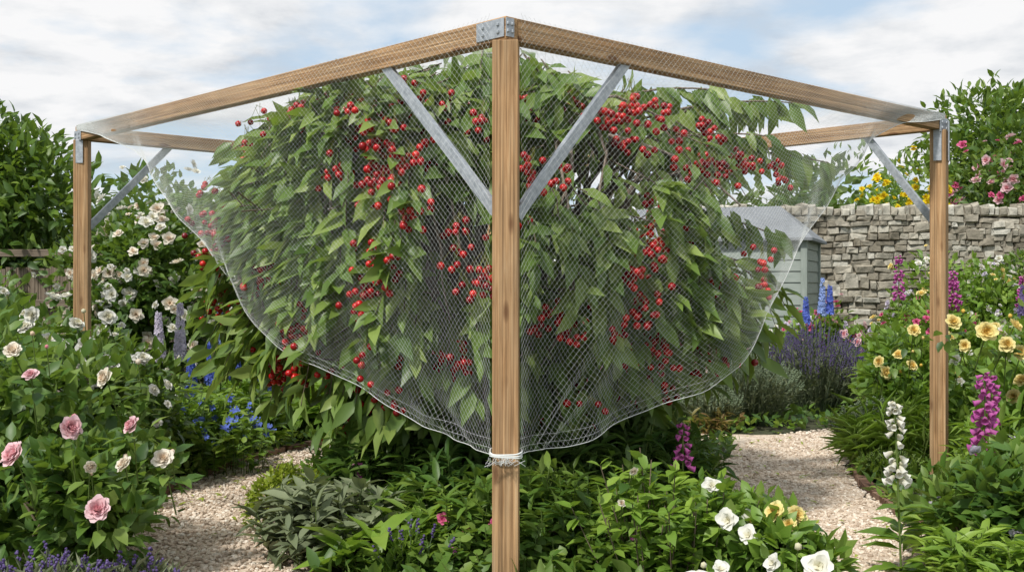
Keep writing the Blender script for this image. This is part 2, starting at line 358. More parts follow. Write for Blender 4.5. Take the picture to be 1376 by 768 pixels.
n=2600; t=R(n,1); C=np.vstack([PA,PB]); i=rng.integers(0,len(C),n); a=R(n)*6.28; rr=C[i,2]+.06+.12*R(n); P=np.stack([C[i,0]+rr*np.cos(a),C[i,1]+rr*np.sin(a),.03+.08*R(n)],1); P=P[pdist(P)>.0]; u=runit(len(P));u[:,2]=abs(u[:,2])+.1
leaves(gc,P,u,Z+.5*runit(len(P)),.07,.04,R(len(P)),'fresh_leaf')
# fallen leaves and tufts creeping on to the gravel
n=260; t=R(n,1); i=rng.integers(0,len(C),n); a=R(n)*6.28; rr=C[i,2]*R(n)**.4; P=np.stack([C[i,0]+rr*np.cos(a),C[i,1]+rr*np.sin(a),.026+.008*R(n)],1); u=runit(n);u[:,2]*=.1
leaves(gc,P,u,Z+.3*runit(n),.045,.022,.4+.6*R(n),'lime_leaf')
gc.build('ground_cover_plants')
# ------------------------------------------------------------------ fruit cage
cage=empty('fruit_cage')
F=A([-.025,4.656]); dR=nrm(A([2.807,2.644])); dL=nrm(A([-2.97,3.155])); LR=3.856; LL=4.333
Rp=F+dR*LR; Lp=F+dL*LL; Bp=Rp+dL*LL
H=2.40; BH=.098; BW=.07
def boxobj(name,p0,p1,w,h,mat,upv=(0,0,1),parent=None,bev=.004,shift=(0,0,0)):
    p0=Vector(p0);p1=Vector(p1); x=(p1-p0); ln=x.length; x.normalize(); up=Vector(upv); y=up.cross(x).normalized(); z=x.cross(y)
    k=max(1,int(ln/.3)); V=[];Fc=[]
    for i in range(k+1):
        for a,b in ((-.5,-.5),(.5,-.5),(.5,.5),(-.5,.5)): V.append((-ln/2+ln*i/k,a*w,b*h))
    Fc.append((0,3,2,1)); 
    for i in range(k):
        for j in range(4): q=i*4+j;r=i*4+(j+1)%4; Fc.append((q,r,r+4,q+4))
    e=k*4; Fc.append((e,e+1,e+2,e+3))
    me=bpy.data.meshes.new(name); me.from_pydata(V,[],Fc); me.materials.append(MATS[mat])
    o=bpy.data.objects.new(name,me); bpy.context.scene.collection.objects.link(o)
    c=(p0+p1)/2
    o.matrix_world=Matrix(((x.x,y.x,z.x,c.x),(x.y,y.y,z.y,c.y),(x.z,y.z,z.z,c.z),(0,0,0,1)))
    if bev:
        b=o.modifiers.new('b','BEVEL'); b.width=bev; b.segments=2; b.limit_method='ANGLE'
    if parent: o.parent=parent
    return o
p3=lambda p,z: (p[0],p[1],z)
zt=H-BH
boxobj('post_front',p3(F,-.3),p3(F,zt-.001),.108,.108,'treated_timber',upv=(.06,1,0),parent=cage)
boxobj('post_left',p3(Lp,-.3),p3(Lp,zt-.001),.10,.10,'treated_timber',upv=(-.15,1,0),parent=cage)
boxobj('post_right',p3(Rp,-.3),p3(Rp,zt-.001),.10,.10,'treated_timber',upv=(.6,1,0),parent=cage)
boxobj('post_back',p3(Bp,-.3),p3(Bp,zt-.001),.10,.10,'treated_timber',upv=(.6,1,0),parent=cage)
zb=H-BH/2
boxobj('beam_front_a',p3(F-dL*.036,zb),p3(Lp+dL*.035,zb),BW,BH,'treated_timber',parent=cage)
boxobj('beam_front_b',p3(F+dR*.037,zb),p3(Rp+dR*.035,zb),BW,BH,'treated_timber',parent=cage)
boxobj('beam_back_a',p3(Lp+dR*.037,zb),p3(Bp-dR*.037,zb),BW,BH,'treated_timber',parent=cage)
boxobj('beam_back_b',p3(Rp+dL*.037,zb),p3(Bp+dL*.035,zb),BW,BH,'treated_timber',parent=cage)
nL=A([-dL[1],dL[0]]); nL=nL if nL@(Bp-F)<0 else -nL
nR=A([-dR[1],dR[0]]); nR=nR if nR@(Bp-F)<0 else -nR
def plate(p,d,nv,z,ln,ht,s0=0.):
    q0=p+d*s0+nv*(BW/2+.004); q1=q0+d*ln
    boxobj('bracket',p3(q0,z),p3(q1,z),.004,ht,'galvanised_steel',parent=cage,bev=.001)
    for t in (.2,.75):
        b=q0+d*ln*t
        for dz in (-.2,.2):
            w=A([b[0],b[1],z+ht*dz]); boxobj('bolt',w,w+A([nv[0],nv[1],0])*.009,.014,.014,'galvanised_steel',parent=cage,bev=.003)
plate(F,dL,nL,zb+.003,.17,.078,-.03)
plate(F,dR,nR,zb+.003,.045,.078,-.036)
plate(Lp,-dL,nL,zb-.02,.11,.07,-.04); plate(Rp,-dR,nR,zb-.02,.11,.09,-.04)
def strap(p,off,z0,z1,w):
    q=p+off; boxobj('strap',p3(q,z0),p3(q,z1),w,.004,'galvanised_steel',upv=(off[0],off[1],0),parent=cage,bev=.001)
strap(Lp,A([.0,-.054]),2.14,2.30,.05); strap(Rp,A([-.028,-.048])*1.1,2.10,2.30,.05); strap(Rp,A([.052,-.030])*1.0,2.10,2.36,.04)
def brace(p,d,s,zlow,nv,off):
    a=A([p[0]+d[0]*.05+nv[0]*off,p[1]+d[1]*.05+nv[1]*off,zlow]); b=A([p[0]+d[0]*s+nv[0]*off,p[1]+d[1]*s+nv[1]*off,zt-.0+.02])
    upv=np.cross(b-a,A([nv[0],nv[1],0])); upv=upv*np.sign(upv[2])
    boxobj('brace',a,b,.004,.048,'galvanised_steel',upv=upv,parent=cage,bev=.001)
    un=nrm(upv); v=A([nv[0],nv[1],0])*-.013
    boxobj('brace_flange',a+un*.022+v,b+un*.022+v,.022,.004,'galvanised_steel',upv=upv,parent=cage,bev=.001)
    boxobj('brace_flange',a-un*.022+v,b-un*.022+v,.022,.004,'galvanised_steel',upv=upv,parent=cage,bev=.001)
brace(F,dL,.82,1.60,nL,.02); brace(F,dR,.75,1.58,nR,.02)
brace(Lp,dR,.66,1.70,-A([dL[0],dL[1]])*1.0,.0); brace(Rp,dL,.53,1.72,-dR*1.0,.0)
# ------------------------------------------------------------------ netting
net=Geo()
def lattice(S,ni,nj,r=.0009):
    i,j=np.meshgrid(np.arange(ni),np.arange(nj),indexing='ij'); i=i.ravel();j=j.ravel(); e=(i+j)%2==0
    a=S(np.where(e,i,i+1)/ni,j/nj); b=S(np.where(e,i+1,i)/ni,(j+1)/nj)
    segs(net,a,b,r,'net_twine',.5)
hemL=(A([0,.05,.10,.163,.26,.365,.45,.544,.63,.726,.80,.90,1.0]),A([.60,.60,.62,.66,.75,.90,1.08,1.36,1.66,1.95,2.14,2.30,2.37]))
hemR=(A([0,.05,.117,.20,.28,.36,.42,.48,.5455,.60,.665,.76,.87,1.0]),A([.60,.60,.60,.62,.68,.78,.90,1.09,1.36,1.62,1.90,2.14,2.30,2.37]))
def side(d,nv,ln,hem,ph):
    def S(u,v):
        t=u; zh=np.interp(t,*hem)+.016*np.sin(t*ln*6+ph)*np.clip(t*5,0,1)*np.clip((1-t)*5,0,1); z=(H+.006)*(1-v)+zh*v
        w=np.exp(-t/.16); te=t*(1-.5*w*v**2)
        off=.042+.048*np.exp(-te/.03)
        bul=.12*np.exp(-((te-.45)/.2)**2)*np.sin(math.pi*np.clip(v,0,1))**.8
        env=np.clip(te*8,0,1)*np.clip((1-te)*6,0,1)
        rip=(.022*np.sin(te*ln*6+v*3+ph)*v+.009*np.sin(te*ln*17+5*v)*v*v)*env
        th=np.arctan2(te*ln,np.maximum(z-.5,.01)); rip=rip+.034*np.sin(th*13+3*np.sin(th*5+ph))*np.exp(-te*ln/.6)*v*np.clip(te*9,0,1)
        inn=-.12*np.exp(-((te-.2)/.10)**2)*v**1.5
        o=off+bul+rip+inn
        return np.stack([F[0]+d[0]*te*ln+nv[0]*o,F[1]+d[1]*te*ln+nv[1]*o,z],-1)
    return S
SL=side(dL,nL,LL,hemL,0.); SR=side(dR,nR,LR,hemR,1.7)
lattice(SL,252,118,.00046); lattice(SR,226,118,.00046)
def ST(u,v):
    x=F[0]+dR[0]*LR*u+dL[0]*LL*v; y=F[1]+dR[1]*LR*u+dL[1]*LL*v
    b=np.clip(np.sin(math.pi*u)*np.sin(math.pi*v),0,1)**.75
    return np.stack([x,y,H+.006+.20*b-.05*np.exp(-((np.minimum(u,v)-.06)/.04)**2)+(.012*np.sin(u*31)+.012*np.sin(v*27+u*9))*b],-1)
lattice(ST,130,145,.0006)
for S in (SL,SR):
    t=np.linspace(0,.985,90); P=S(t,np.ones(90)); tube(net,P,np.full(90,.0016),'net_twine',5)
    for dv in (.985,.965): tube(net,S(t,np.full(90,dv)),np.full(90,.0006),'net_twine',3)
tie=Geo(); a=np.linspace(0,2*math.pi,24)
for k in range(3): tube(tie,np.stack([F[0]+.066*np.sign(np.cos(a))*np.abs(np.cos(a))**.45,F[1]+.083*np.sign(np.sin(a))*np.abs(np.sin(a))**.45,.590+.007*k+.004*np.sin(a*2+k)],1),np.full(24,.0036),'net_twine',6)
for k in range(40):
    p=A([F[0]+rng.normal()*.03,F[1]-.09+.01*rng.normal(),.59]); tube(net,[p,p+A([rng.normal()*.01,-.005,-.012]),p+A([rng.normal()*.02,-.006,-.02-.015*R(1)[0]])],[.001]*3,'net_twine',3)
net.build('bird_netting'); to=tie.build('tie_cord',parent=cage)
# ------------------------------------------------------------------ cherry tree
tree=Geo(); TC=A([-.13,6.90,1.53]); TR=A([1.58,1.62,.90])
def surf(u):
    R2=np.repeat(TR[None],len(u),0); pw=np.where(u[:,2]>0,2.6,1.95)
    return (np.sum(np.abs(u/R2)**pw[:,None],axis=1)**(-1/pw))[:,None]*u
def inside(P,m=.0):
    for nv in (nL,nR):
        dd=(P[:,:2]-F)@nv; o=np.maximum(dd+m,0); P[:,:2]-=nv[None]*o[:,None]
    return P
def carve(P,jit=.06,win=.8):
    # open bays in the crown: low right, upper right, and a window over the limbs right of centre
    q=P+jit*rng.normal(size=P.shape)
    a=(q[:,0]>1.02)&(q[:,2]>1.46)&(q[:,2]<1.92)
    b=(q[:,0]>.80)&(q[:,2]>1.98)&(R(len(P))<.45)
    c=((q[:,0]-.36)/.30)**2+((q[:,2]-1.93)/.20)**2<1; c&=(R(len(P))<win)
    e=((q[:,0]+.28)/.16)**2+((q[:,2]-1.45)/.26)**2<1; e&=(q[:,1]<6.6)&(R(len(P))<win)
    return ~(a|b|c|e)
tb=A([-.08,7.4,0])
tube(tree,[tb,tb+A([.02,0,.25]),tb+A([-.03,-.02,.5]),tb+A([0,0,.7])],[.13,.10,.09,.085],'tree_bark',10,.4)
for k in range(17):
    a=k*2.4; el=.15+1.0*R(1)[0]; u=nrm(A([[math.cos(a)*math.cos(el),math.sin(a)*math.cos(el),math.sin(el)]])); e=TC+surf(u)[0]*.9
    p0=tb+A([0,0,.55+.1*R(1)[0]]); mid=(p0+e)/2+A([0,0,.12]); t=np.linspace(0,1,9)[:,None]
    pts=(1-t)**2*p0+2*t*(1-t)*mid+t*t*e; pts[1:-1]+=.03*rng.normal(size=(7,3)); tube(tree,pts,np.linspace(.05,.012,9),'tree_bark',7,R(1)[0])
    for q in range(7):
        s=pts[rng.integers(3,9)]; u2=nrm(u+.8*runit(1)); e2=TC+surf(u2)[0]*.95; t2=np.linspace(0,1,6)[:,None]; pp=s*(1-t2)+e2*t2+A([0,0,.12])*np.sin(t2*3.14); pp[1:]+=.02*rng.normal(size=(5,3)); tube(tree,pp,np.linspace(.016,.005,6),'tree_bark',5,R(1)[0])
for k in range(26):
    a=-math.pi/2+(k-12.5)*.17+.1*rng.normal(); p_=[]
    el0=.9+.35*R(1)[0]; el1=-.1-.5*R(1)[0]; da=.35*rng.normal()
    for t in np.linspace(0,1,11):
        el=el0+(el1-el0)*t; aa=a+da*t; uu=nrm(A([[math.cos(aa)*math.cos(el),math.sin(aa)*math.cos(el),math.sin(el)]])); p_.append(TC+surf(uu)[0]*(.90+.10*t)+.022*rng.normal(size=3))
    p_=inside(A(p_),.06); ok=~((p_[:,0]>1.0)&(p_[:,2]>1.46)&(p_[:,2]<1.95))
    if ok.all(): tube(tree,p_,np.linspace(.015,.004,11),'tree_bark',6,.5+.5*R(1)[0])
nt_=1850
u=runit(nt_); u[:,1]-=.22; u=nrm(u)
lump=np.sin(u[:,0]*6+1)*np.sin(u[:,2]*7+u[:,0]*3)*np.sin(u[:,1]*5+2)
E=surf(u)*(1+.13*lump+.05*rng.normal(size=nt_))[:,None]
gap=(E[:,0]>.66)&(E[:,2]>.30)
hole=np.sin(E[:,0]*6.3+1.2+E[:,1])*np.sin(E[:,2]*7.1+E[:,1]*2+.8)
kill=(gap&(R(nt_)<.80))|((hole>.5)&(R(nt_)<.9))
u=u[~kill];E=E[~kill];nt_=len(u)
ln=.28+.22*R(nt_)
h=nrm(u*A([1,1,.3])+.5*runit(nt_))
S0=TC+E-h*ln[:,None]*.75+A([0,0,.08]); S1=TC+E*.98; S2=S1+h*.10-Z*(.12+.16*R(nt_))[:,None]
S2=inside(S2,.0);S1=inside(S1,.03); kk=carve(S1,.03); S0,S1,S2,u,h=S0[kk],S1[kk],S2[kk],u[kk],h[kk]; nt_=len(u)
segs(tree,S0,S1,.005,'twig_bark',R(nt_)); segs(tree,S1,S2,.0032,'twig_bark',R(nt_))
nl=11; i=np.repeat(np.arange(nt_),nl); t=np.tile(np.linspace(.05,1,nl),nt_)+.05*rng.normal(size=nt_*nl); t=np.clip(t,0,1)[:,None]
P=np.where(t<.55,S0[i]+(S1-S0)[i]*t/.55,S1[i]+(S2-S1)[i]*(t-.55)/.45)
lt=R(nt_); P=inside(P,.03); kk=carve(P,.03); P=P[kk]; i=i[kk]; n=len(P)
d=.40*u[i]+.6*h[i]-.70*Z+.75*runit(n)
ref=u[i]+.5*Z+.6*runit(n)
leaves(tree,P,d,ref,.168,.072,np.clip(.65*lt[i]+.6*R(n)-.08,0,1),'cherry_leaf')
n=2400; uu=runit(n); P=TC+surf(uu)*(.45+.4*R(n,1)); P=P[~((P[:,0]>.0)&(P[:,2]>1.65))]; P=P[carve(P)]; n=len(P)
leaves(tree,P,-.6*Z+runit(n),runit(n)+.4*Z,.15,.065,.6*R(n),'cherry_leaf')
SPR=[(.5,6.7,2.2,1.75,6.75,2.33),(.6,6.9,2.05,1.95,6.9,1.99),(.4,6.6,2.0,1.5,6.5,2.10),(.2,6.4,2.2,1.1,6.1,2.30),(-.6,6.5,2.15,-1.5,6.8,2.18),(.5,6.6,2.1,1.3,6.5,1.98),(.7,6.6,2.15,1.5,6.9,2.36),(-.6,6.9,2.1,-1.75,7.0,2.1),(.6,6.9,2.0,1.75,6.9,2.05),(.75,6.2,1.62,1.60,6.7,1.52)]
for (sx,sy,sz,ex,ey,ez) in SPR:
    t=np.linspace(0,1,10)[:,None]; a=A([sx,sy,sz]);b=A([ex,ey,ez]); pp=a*(1-t)+b*t+A([0,0,.11])*np.sin(t*2.6); tube(tree,pp,np.linspace(.011,.004,10),'twig_bark',5)
    k=60; q=.2+.8*R(k); P=A([np.interp(q,t[:,0],pp[:,c]) for c in range(3)]).T+.02*rng.normal(size=(k,3)); P=inside(P,.05)
    leaves(tree,P,.5*nrm(b-a)-.8*Z+.5*runit(k),A([0,-.9,.3])+.6*runit(k),.165,.068,R(k),'cherry_leaf')
tree_obj=tree.build('cherry_tree')
ch=Geo()
nb=172; ub=runit(nb); ub[:,1]-=.6; ub[:,2]-=.05; ub=nrm(ub); g_=(ub[:,0]>.45)&(ub[:,2]>.35); ub=ub[~(g_&(R(nb)<.45))]
cl=[]
for b in ub:
    c0_=TC+surf(b[None])[0]*1.05+A([0,-.04,0])
    for q in range(rng.integers(1,5)): cl.append(c0_+rng.normal(size=3)*A([.08,.04,.10]))
Pc=A(cl); Pc[:,2]=np.minimum(Pc[:,2],2.20+.1*R(len(Pc))); Pc=inside(Pc,.03)
kk=~((Pc[:,0]>1.05)&(Pc[:,2]>1.5)&(Pc[:,2]<1.9)); Pc=Pc[kk]
Pc=np.vstack([Pc,A([(1.15,6.25,2.06),(1.35,6.35,2.04),(1.55,6.6,2.06),(1.2,6.2,2.0),(1.0,6.0,2.18),(.55,5.7,2.1),(1.1,6.1,2.15),(1.62,6.75,1.98)])])
for p in Pc:
    k=rng.integers(3,10); sp=.034+.018*R(1)[0]
    c=p+rng.normal(size=(k,3))*A([sp,sp*.7,sp*.9])+A([0,0,-.05])
    for _ in range(4):
        for a in range(k):
            for b in range(a):
                dv=c[a]-c[b]; L_=np.linalg.norm(dv)+1e-6
                if L_<.035: c[a]+=dv/L_*(.035-L_)/2; c[b]-=dv/L_*(.035-L_)/2
    top=p+A([0,0,.05])+.01*rng.normal(size=(k,3))
    ch.inst(SPH,face_frames(runit(k),.0170+.0035*R(k)),c,np.clip(.45+.28*rng.normal(size=k),0,1),'cherry_skin')
    segs(ch,top,c+A([0,0,.016]),.0014,'cherry_stalk',R(k))
ch.build('cherries',parent=tree_obj)
# ------------------------------------------------------------------ planting : left side
G=Geo(); shrub('',(-2.45,5.25),.72,.75,1.12,4200,.085,.05,'rose_leaf',lumps=22,geo=G,flowers=[(ROSE,'petal_palepink',5,.045),(ROSE,'petal_white',6,.045)])
shrub('',(-1.88,4.75),.40,.5,.72,2200,.085,.05,'rose_leaf',lumps=14,geo=G)
blooms(G,[(-1.69,4.28,.745,.055),(-1.46,4.32,.75,.048),(-1.87,4.22,.65,.066),(-1.57,4.25,.44,.058),(-1.93,4.5,.93,.036)],ROSE,'petal_pink')
blooms(G,[(-1.72,4.75,.90,.052),(-1.49,4.32,.60,.044),(-1.37,4.4,.61,.048),(-1.95,4.6,.50,.036),(-1.62,4.3,.60,.03),(-2.05,4.6,1.02,.045)],ROSE,'petal_cream')
G.build('pink_rose_bush')
G=Geo(); shrub('',(-3.1,6.5),.75,.6,1.3,4200,.09,.055,'rose_leaf',lumps=20,geo=G,flowers=[(ROSE,'petal_white',18,.06),(ROSE,'petal_cream',10,.055)])
blooms(G,[(-2.56,5.9,1.07,.06),(-2.44,5.9,1.0,.055),(-2.38,5.9,.97,.055),(-2.15,5.95,1.12,.055),(-2.50,5.85,1.14,.05)],ROSE,'petal_white')
G.build('white_rose_bush')
shrub('white_rose_bush',(-2.62,6.95),.52,.55,.85,3000,.09,.05,'hedge_leaf',lumps=16,flowers=[(ROSE,'petal_white',12,.05)])
herbs('herbaceous_perennial',(-2.35,7.8),.33,.55,.62,110,16,.11,.04,'fresh_leaf')
G=Geo(); herbs('',(-2.45,8.95),.6,.35,.55,110,16,.14,.06,'fresh_leaf',geo=G)
for x,y,z0,z1,mm in [(-2.22,8.5,.84,1.24,'petal_skyblue'),(-2.13,8.5,.60,.92,'petal_blue'),(-1.93,8.55,.58,.97,'petal_blue'),(-2.24,8.4,.58,.86,'petal_blue'),(-2.68,8.6,.72,1.08,'petal_lilac'),(-2.52,8.5,.74,1.15,'petal_lilac'),(-1.83,8.6,.5,.8,'petal_blue'),(-2.38,8.3,.5,.78,'petal_blue')]:
    spire(G,x,y,z0,z1,.075,110,STAR,mm,.034,leaf='fresh_leaf',lean=.02*rng.normal())
G.build('delphinium_clump')
herbs('blue_cranesbill',(-2.1,7.75),.42,.3,.52,60,12,.07,.05,'fresh_leaf',flowers=[(STAR,'petal_blue',100,.028)])
herbs('hosta_clump',(-1.75,9.75),.75,.35,.5,60,12,.22,.10,'fresh_leaf',lean=.4)
herbs('herbaceous_border',(-.3,10.6),2.0,.5,.85,260,16,.15,.06,'fresh_leaf')
shrub('white_rambling_rose',(-3.55,10.9),.95,.7,2.3,6500,.10,.06,'hedge_leaf',lumps=30,ls=.4,flowers=[(ROSEF,'petal_white',75,.07),(ROSEF,'petal_cream',60,.07)])
shrub('white_rambling_rose',(-2.55,10.6),.55,.5,1.35,2600,.10,.05,'hedge_leaf',flowers=[(ROSEF,'petal_white',30,.06)])
shrub('laurel_hedge',(-6.3,13.2),1.75,1.1,3.3,13000,.16,.075,'hedge_leaf',lumps=44,ls=.36)
shrub('laurel_hedge',(-4.4,14.6),1.4,.9,2.75,8000,.15,.07,'hedge_leaf',lumps=34,ls=.38)
shrub('laurel_hedge',(-2.5,14.8),1.4,.8,2.4,6000,.15,.07,'far_leaf',lumps=32,ls=.38)
shrub('garden_shrub',(-4.9,9.6),1.0,.8,1.5,5000,.12,.055,'rose_leaf',lumps=26,flowers=[(ROSEF,'petal_pink',24,.055),(ROSEF,'petal_cream',26,.055)])
shrub('garden_shrub',(-4.1,8.2),.8,.7,1.25,4200,.10,.055,'rose_leaf',lumps=22,flowers=[(ROSEF,'petal_white',34,.055)])
shrub('garden_shrub',(-3.05,8.1),.42,.5,.90,2600,.10,.05,'hedge_leaf',lumps=16,flowers=[(ROSEF,'petal_white',14,.05)])
def lavender(geo,cx,cy,r,h,n,mat='petal_violet',lf='grey_leaf',fl=.25):
    a=R(n)*6.28; q=np.sqrt(R(n)); B=np.stack([cx+r*.45*q*np.cos(a),cy+r*.45*q*np.sin(a),0*a],1)
    Tp=np.stack([cx+r*1.05*q*np.cos(a),cy+r*1.05*q*np.sin(a),h*(.75+.3*R(n))*(1-.3*q**2)],1); segs(geo,B,Tp,.0022,'grey_stem',R(n))
    k=10; i=np.repeat(np.arange(n),k); t=R(n*k); P=B[i]+(Tp-B)[i]*(.2+.6*t)[:,None]; dd=nrm((Tp-B)[i])+.7*runit(n*k); leaves(geo,P,dd,runit(n*k)+Z,.075,.014,R(n*k),lf,LEAF4)
    k=9; i=np.repeat(np.arange(n),k); t=np.tile(np.linspace(0,1,k),n); dd=nrm(Tp-B)[i]; P=Tp[i]-dd*(t*h*fl*.45)[:,None]+.004*rng.normal(size=(n*k,3))
    geo.inst(BUD,face_frames(dd,.0062),P,R(n*k),mat)
G=Geo(); lavender(G,-1.72,4.15,.26,.33,48); lavender(G,-1.45,4.35,.16,.27,26); G.build('lavender_bush')
fence=empty('wooden_fence')
for k,x in enumerate((-6.3,-4.3,-2.4)):
    boxobj('fence_post',(x,12.2,0),(x,12.2,1.88),.11,.11,'old_fence_wood',upv=(0,1,0),parent=fence)
for z in (.5,1.1,1.65): boxobj('rail',(-6.4,12.28,z),(-2.3,12.28,z),.04,.08,'old_fence_wood',parent=fence)
for k in range(34):
    x=-6.35+k*.12; boxobj('board',(x,12.33,.05),(x,12.33,1.50+.01*rng.normal()),.112,.018,'old_fence_wood',upv=(0,1,0),parent=fence,bev=0)
# centre
herbs('peony_foliage',(-.15,6.15),.85,.62,.58,300,22,.13,.038,'dark_leaf')
herbs('peony_foliage',(.50,6.3),.55,.6,.60,180,22,.13,.038,'dark_leaf')
herbs('phlox_foliage',(.1,5.35),.75,.35,.42,170,18,.11,.035,'rose_leaf')
herbs('herbaceous_perennial',(0,7.9),1.1,.8,.5,220,14,.15,.05,'dark_leaf')
herbs('sage_plant',(-.86,5.25),.26,.3,.36,46,20,.13,.045,'grey_leaf',lean=.4)
herbs('sage_plant',(-1.02,5.75),.2,.2,.30,26,16,.11,.035,'grey_leaf',lean=.4)
herbs('foxglove_rosette',(-.56,4.95),.2,.2,.26,16,12,.20,.075,'fresh_leaf',lean=.5)
shrub('euphorbia_mound',(-1.20,5.9),.24,.2,.34,1700,.035,.02,'lime_leaf',lumps=12)
shrub('euphorbia_mound',(-1.0,6.35),.25,.2,.38,1500,.05,.022,'fresh_leaf',lumps=12)
G=Geo(); herbs('',(.05,4.95),.72,.28,.24,150,12,.055,.05,'rose_leaf',geo=G,flowers=[(STAR,'petal_magenta',9,.022)])
herbs('',(-.25,5.15),.3,.2,.30,50,12,.055,.05,'fresh_leaf',geo=G,flowers=[(OPEN5,'petal_hotpink',4,.025)]); G.build('cranesbill_geranium')
G=Geo(); lavender(G,-.45,4.85,.2,.30,10,'petal_violet','fresh_leaf',.4); G.build('lavender_sprigs')
G=Geo(); spire(G,.87,5.7,.36,.60,.05,26,BELL,'petal_magenta',.036,down=.5); spire(G,-.80,5.75,.25,.40,.04,14,BELL,'petal_magenta',.032,down=.5); G.build('foxglove')
G=Geo(); herbs('',(.70,4.85),.32,.3,.58,50,20,.075,.042,'fresh_leaf',geo=G,smat='twig_bark',lean=.3)
shrub('',(.90,4.75),.28,.3,.40,1100,.07,.04,'fresh_leaf',lumps=12,geo=G)
blooms(G,[(.52,4.8,.50,.022),(.46,4.7,.38,.02)],ROSE,'petal_cream'); blooms(G,[(.83,4.65,.46,.042),(.86,4.45,.36,.050),(.93,4.4,.31,.045),(.70,4.25,.17,.055),(.80,4.3,.20,.04),(.98,4.6,.34,.04)],OPEN5,'petal_white'); G.build('white_dog_rose')
G=Geo(); shrub('',(1.12,4.45),.27,.28,.30,1200,.075,.045,'fresh_leaf',lumps=12,geo=G)
blooms(G,[(1.15,4.2,.24,.064),(1.02,4.1,.15,.045),(1.25,4.2,.13,.045),(.98,4.2,.25,.04)],OPEN5,'petal_white'); blooms(G,[(1.06,4.5,.38,.052),(1.14,4.5,.37,.046),(1.10,4.45,.34,.04)],ROSE,'petal_yellow'); G.build('yellow_rose_bush')
# right
G=Geo(); spire(G,1.72,4.95,.40,.80,.055,34,BELL,'petal_white',.040,down=.6,lean=-.03); G.build('white_foxglove')
G=Geo(); spire(G,2.30,5.45,.50,.86,.065,44,BELL,'petal_magenta',.046,down=.6); spire(G,2.12,5.0,.28,.40,.045,12,BELL,'petal_magenta',.036,down=.6); spire(G,2.52,5.9,.6,.85,.05,26,BELL,'petal_magenta',.040,down=.6); G.build('foxglove')
shrub('garden_shrub',(2.3,5.0),.45,.5,.50,3000,.09,.05,'rose_leaf',lumps=18,flowers=[(OPEN5,'petal_lilac',8,.03)])
herbs('herbaceous_perennial',(2.0,4.6),.25,.35,.30,60,16,.10,.035,'fresh_leaf')
herbs('herbaceous_perennial',(2.78,5.9),.34,.35,.70,80,20,.13,.035,'fresh_leaf')
G=Geo(); shrub('',(3.05,6.35),.45,.5,1.08,3600,.095,.05,'fresh_leaf',lumps=20,geo=G,flowers=[(ROSE,'petal_yellow',7,.05)])
blooms(G,[(2.50,5.9,1.05,.062),(2.62,5.85,1.08,.050),(2.40,6.1,1.09,.05),(2.68,5.9,.94,.045),(2.58,5.85,.98,.054),(2.22,6.2,1.04,.045),(2.42,6.0,.97,.04)],ROSE,'petal_yellow'); G.build('yellow_rose_bush')
G=Geo(); shrub('',(3.0,8.5),.40,.4,.95,2400,.09,.05,'fresh_leaf',lumps=16,geo=G); blooms(G,[(2.66,8.0,.67,.06),(2.74,7.95,.80,.05),(2.85,8.0,.72,.05),(3.05,8.0,.97,.05),(2.62,8.0,.75,.045)],ROSE,'petal_yellow'); G.build('yellow_rose_bush')
herbs('ornamental_grass',(2.62,7.75),.22,.3,.5,120,8,.2,.010,'fresh_leaf',tm=LEAF4,lean=.5)
G=Geo(); lavender(G,2.62,8.05,.34,.48,260,'grey_stem','grey_leaf',.2); lavender(G,2.48,7.35,.2,.22,90,'stem_green','fresh_leaf',.2); G.build('catmint_clump')
G=Geo(); lavender(G,2.2,10.5,.5,.66,460,'grey_stem','grey_leaf',.2); lavender(G,1.8,10.1,.3,.42,200,'grey_stem','grey_leaf',.2); G.build('santolina_bush')
G=Geo(); lavender(G,3.05,11.3,.55,.92,460,fl=.32); lavender(G,3.6,11.1,.4,.7,220,fl=.32); G.build('lavender_bush')
herbs('bronze_fennel',(1.80,9.85),.22,.12,.22,22,9,.09,.03,'red_leaf')
shrub('garden_shrub',(4.3,11.2),.75,.6,1.05,4200,.10,.045,'fresh_leaf',lumps=24,flowers=[(ROSEF,'petal_hotpink',20,.05),(ROSEF,'petal_yellow',26,.055)])
shrub('garden_shrub',(5.3,10.2),.9,.7,1.2,4600,.10,.05,'rose_leaf',lumps=24,flowers=[(ROSEF,'petal_yellow',26,.055),(ROSEF,'petal_white',26,.05)])
shrub('garden_shrub',(3.9,8.6),.65,.6,.90,3400,.09,.045,'fresh_leaf',lumps=20,flowers=[(ROSEF,'petal_white',26,.05),(ROSEF,'petal_palepink',14,.05)])
shrub('garden_shrub',(4.2,7.3),.7,.6,1.05,3400,.09,.045,'rose_leaf',lumps=20,flowers=[(ROSEF,'petal_white',22,.05)])
shrub('pink_phlox',(3.3,11.9),.7,.25,1.05,3000,.09,.04,'fresh_leaf',lumps=20,flowers=[(ROSEF,'petal_pink',45,.055),(ROSEF,'petal_hotpink',30,.05),(ROSEF,'petal_lilac',30,.045)])
shrub('garden_shrub',(2.2,11.6),.6,.25,.95,2600,.09,.04,'rose_leaf',lumps=18,flowers=[(ROSEF,'petal_white',34,.05),(ROSEF,'petal_pink',20,.05)])
shrub('garden_shrub',(5.3,12.9),1.1,.5,1.6,5600,.10,.05,'fresh_leaf',lumps=30,flowers=[(ROSEF,'petal_white',50,.05),(ROSEF,'petal_lilac',34,.05),(ROSEF,'petal_yellow',34,.05)])
shrub('climbing_rose',(6.3,13.2),.85,.4,2.3,5600,.10,.05,'rose_leaf',lumps=34,flowers=[(ROSEF,'petal_white',100,.058),(ROSEF,'petal_palepink',30,.055)])
G=Geo()
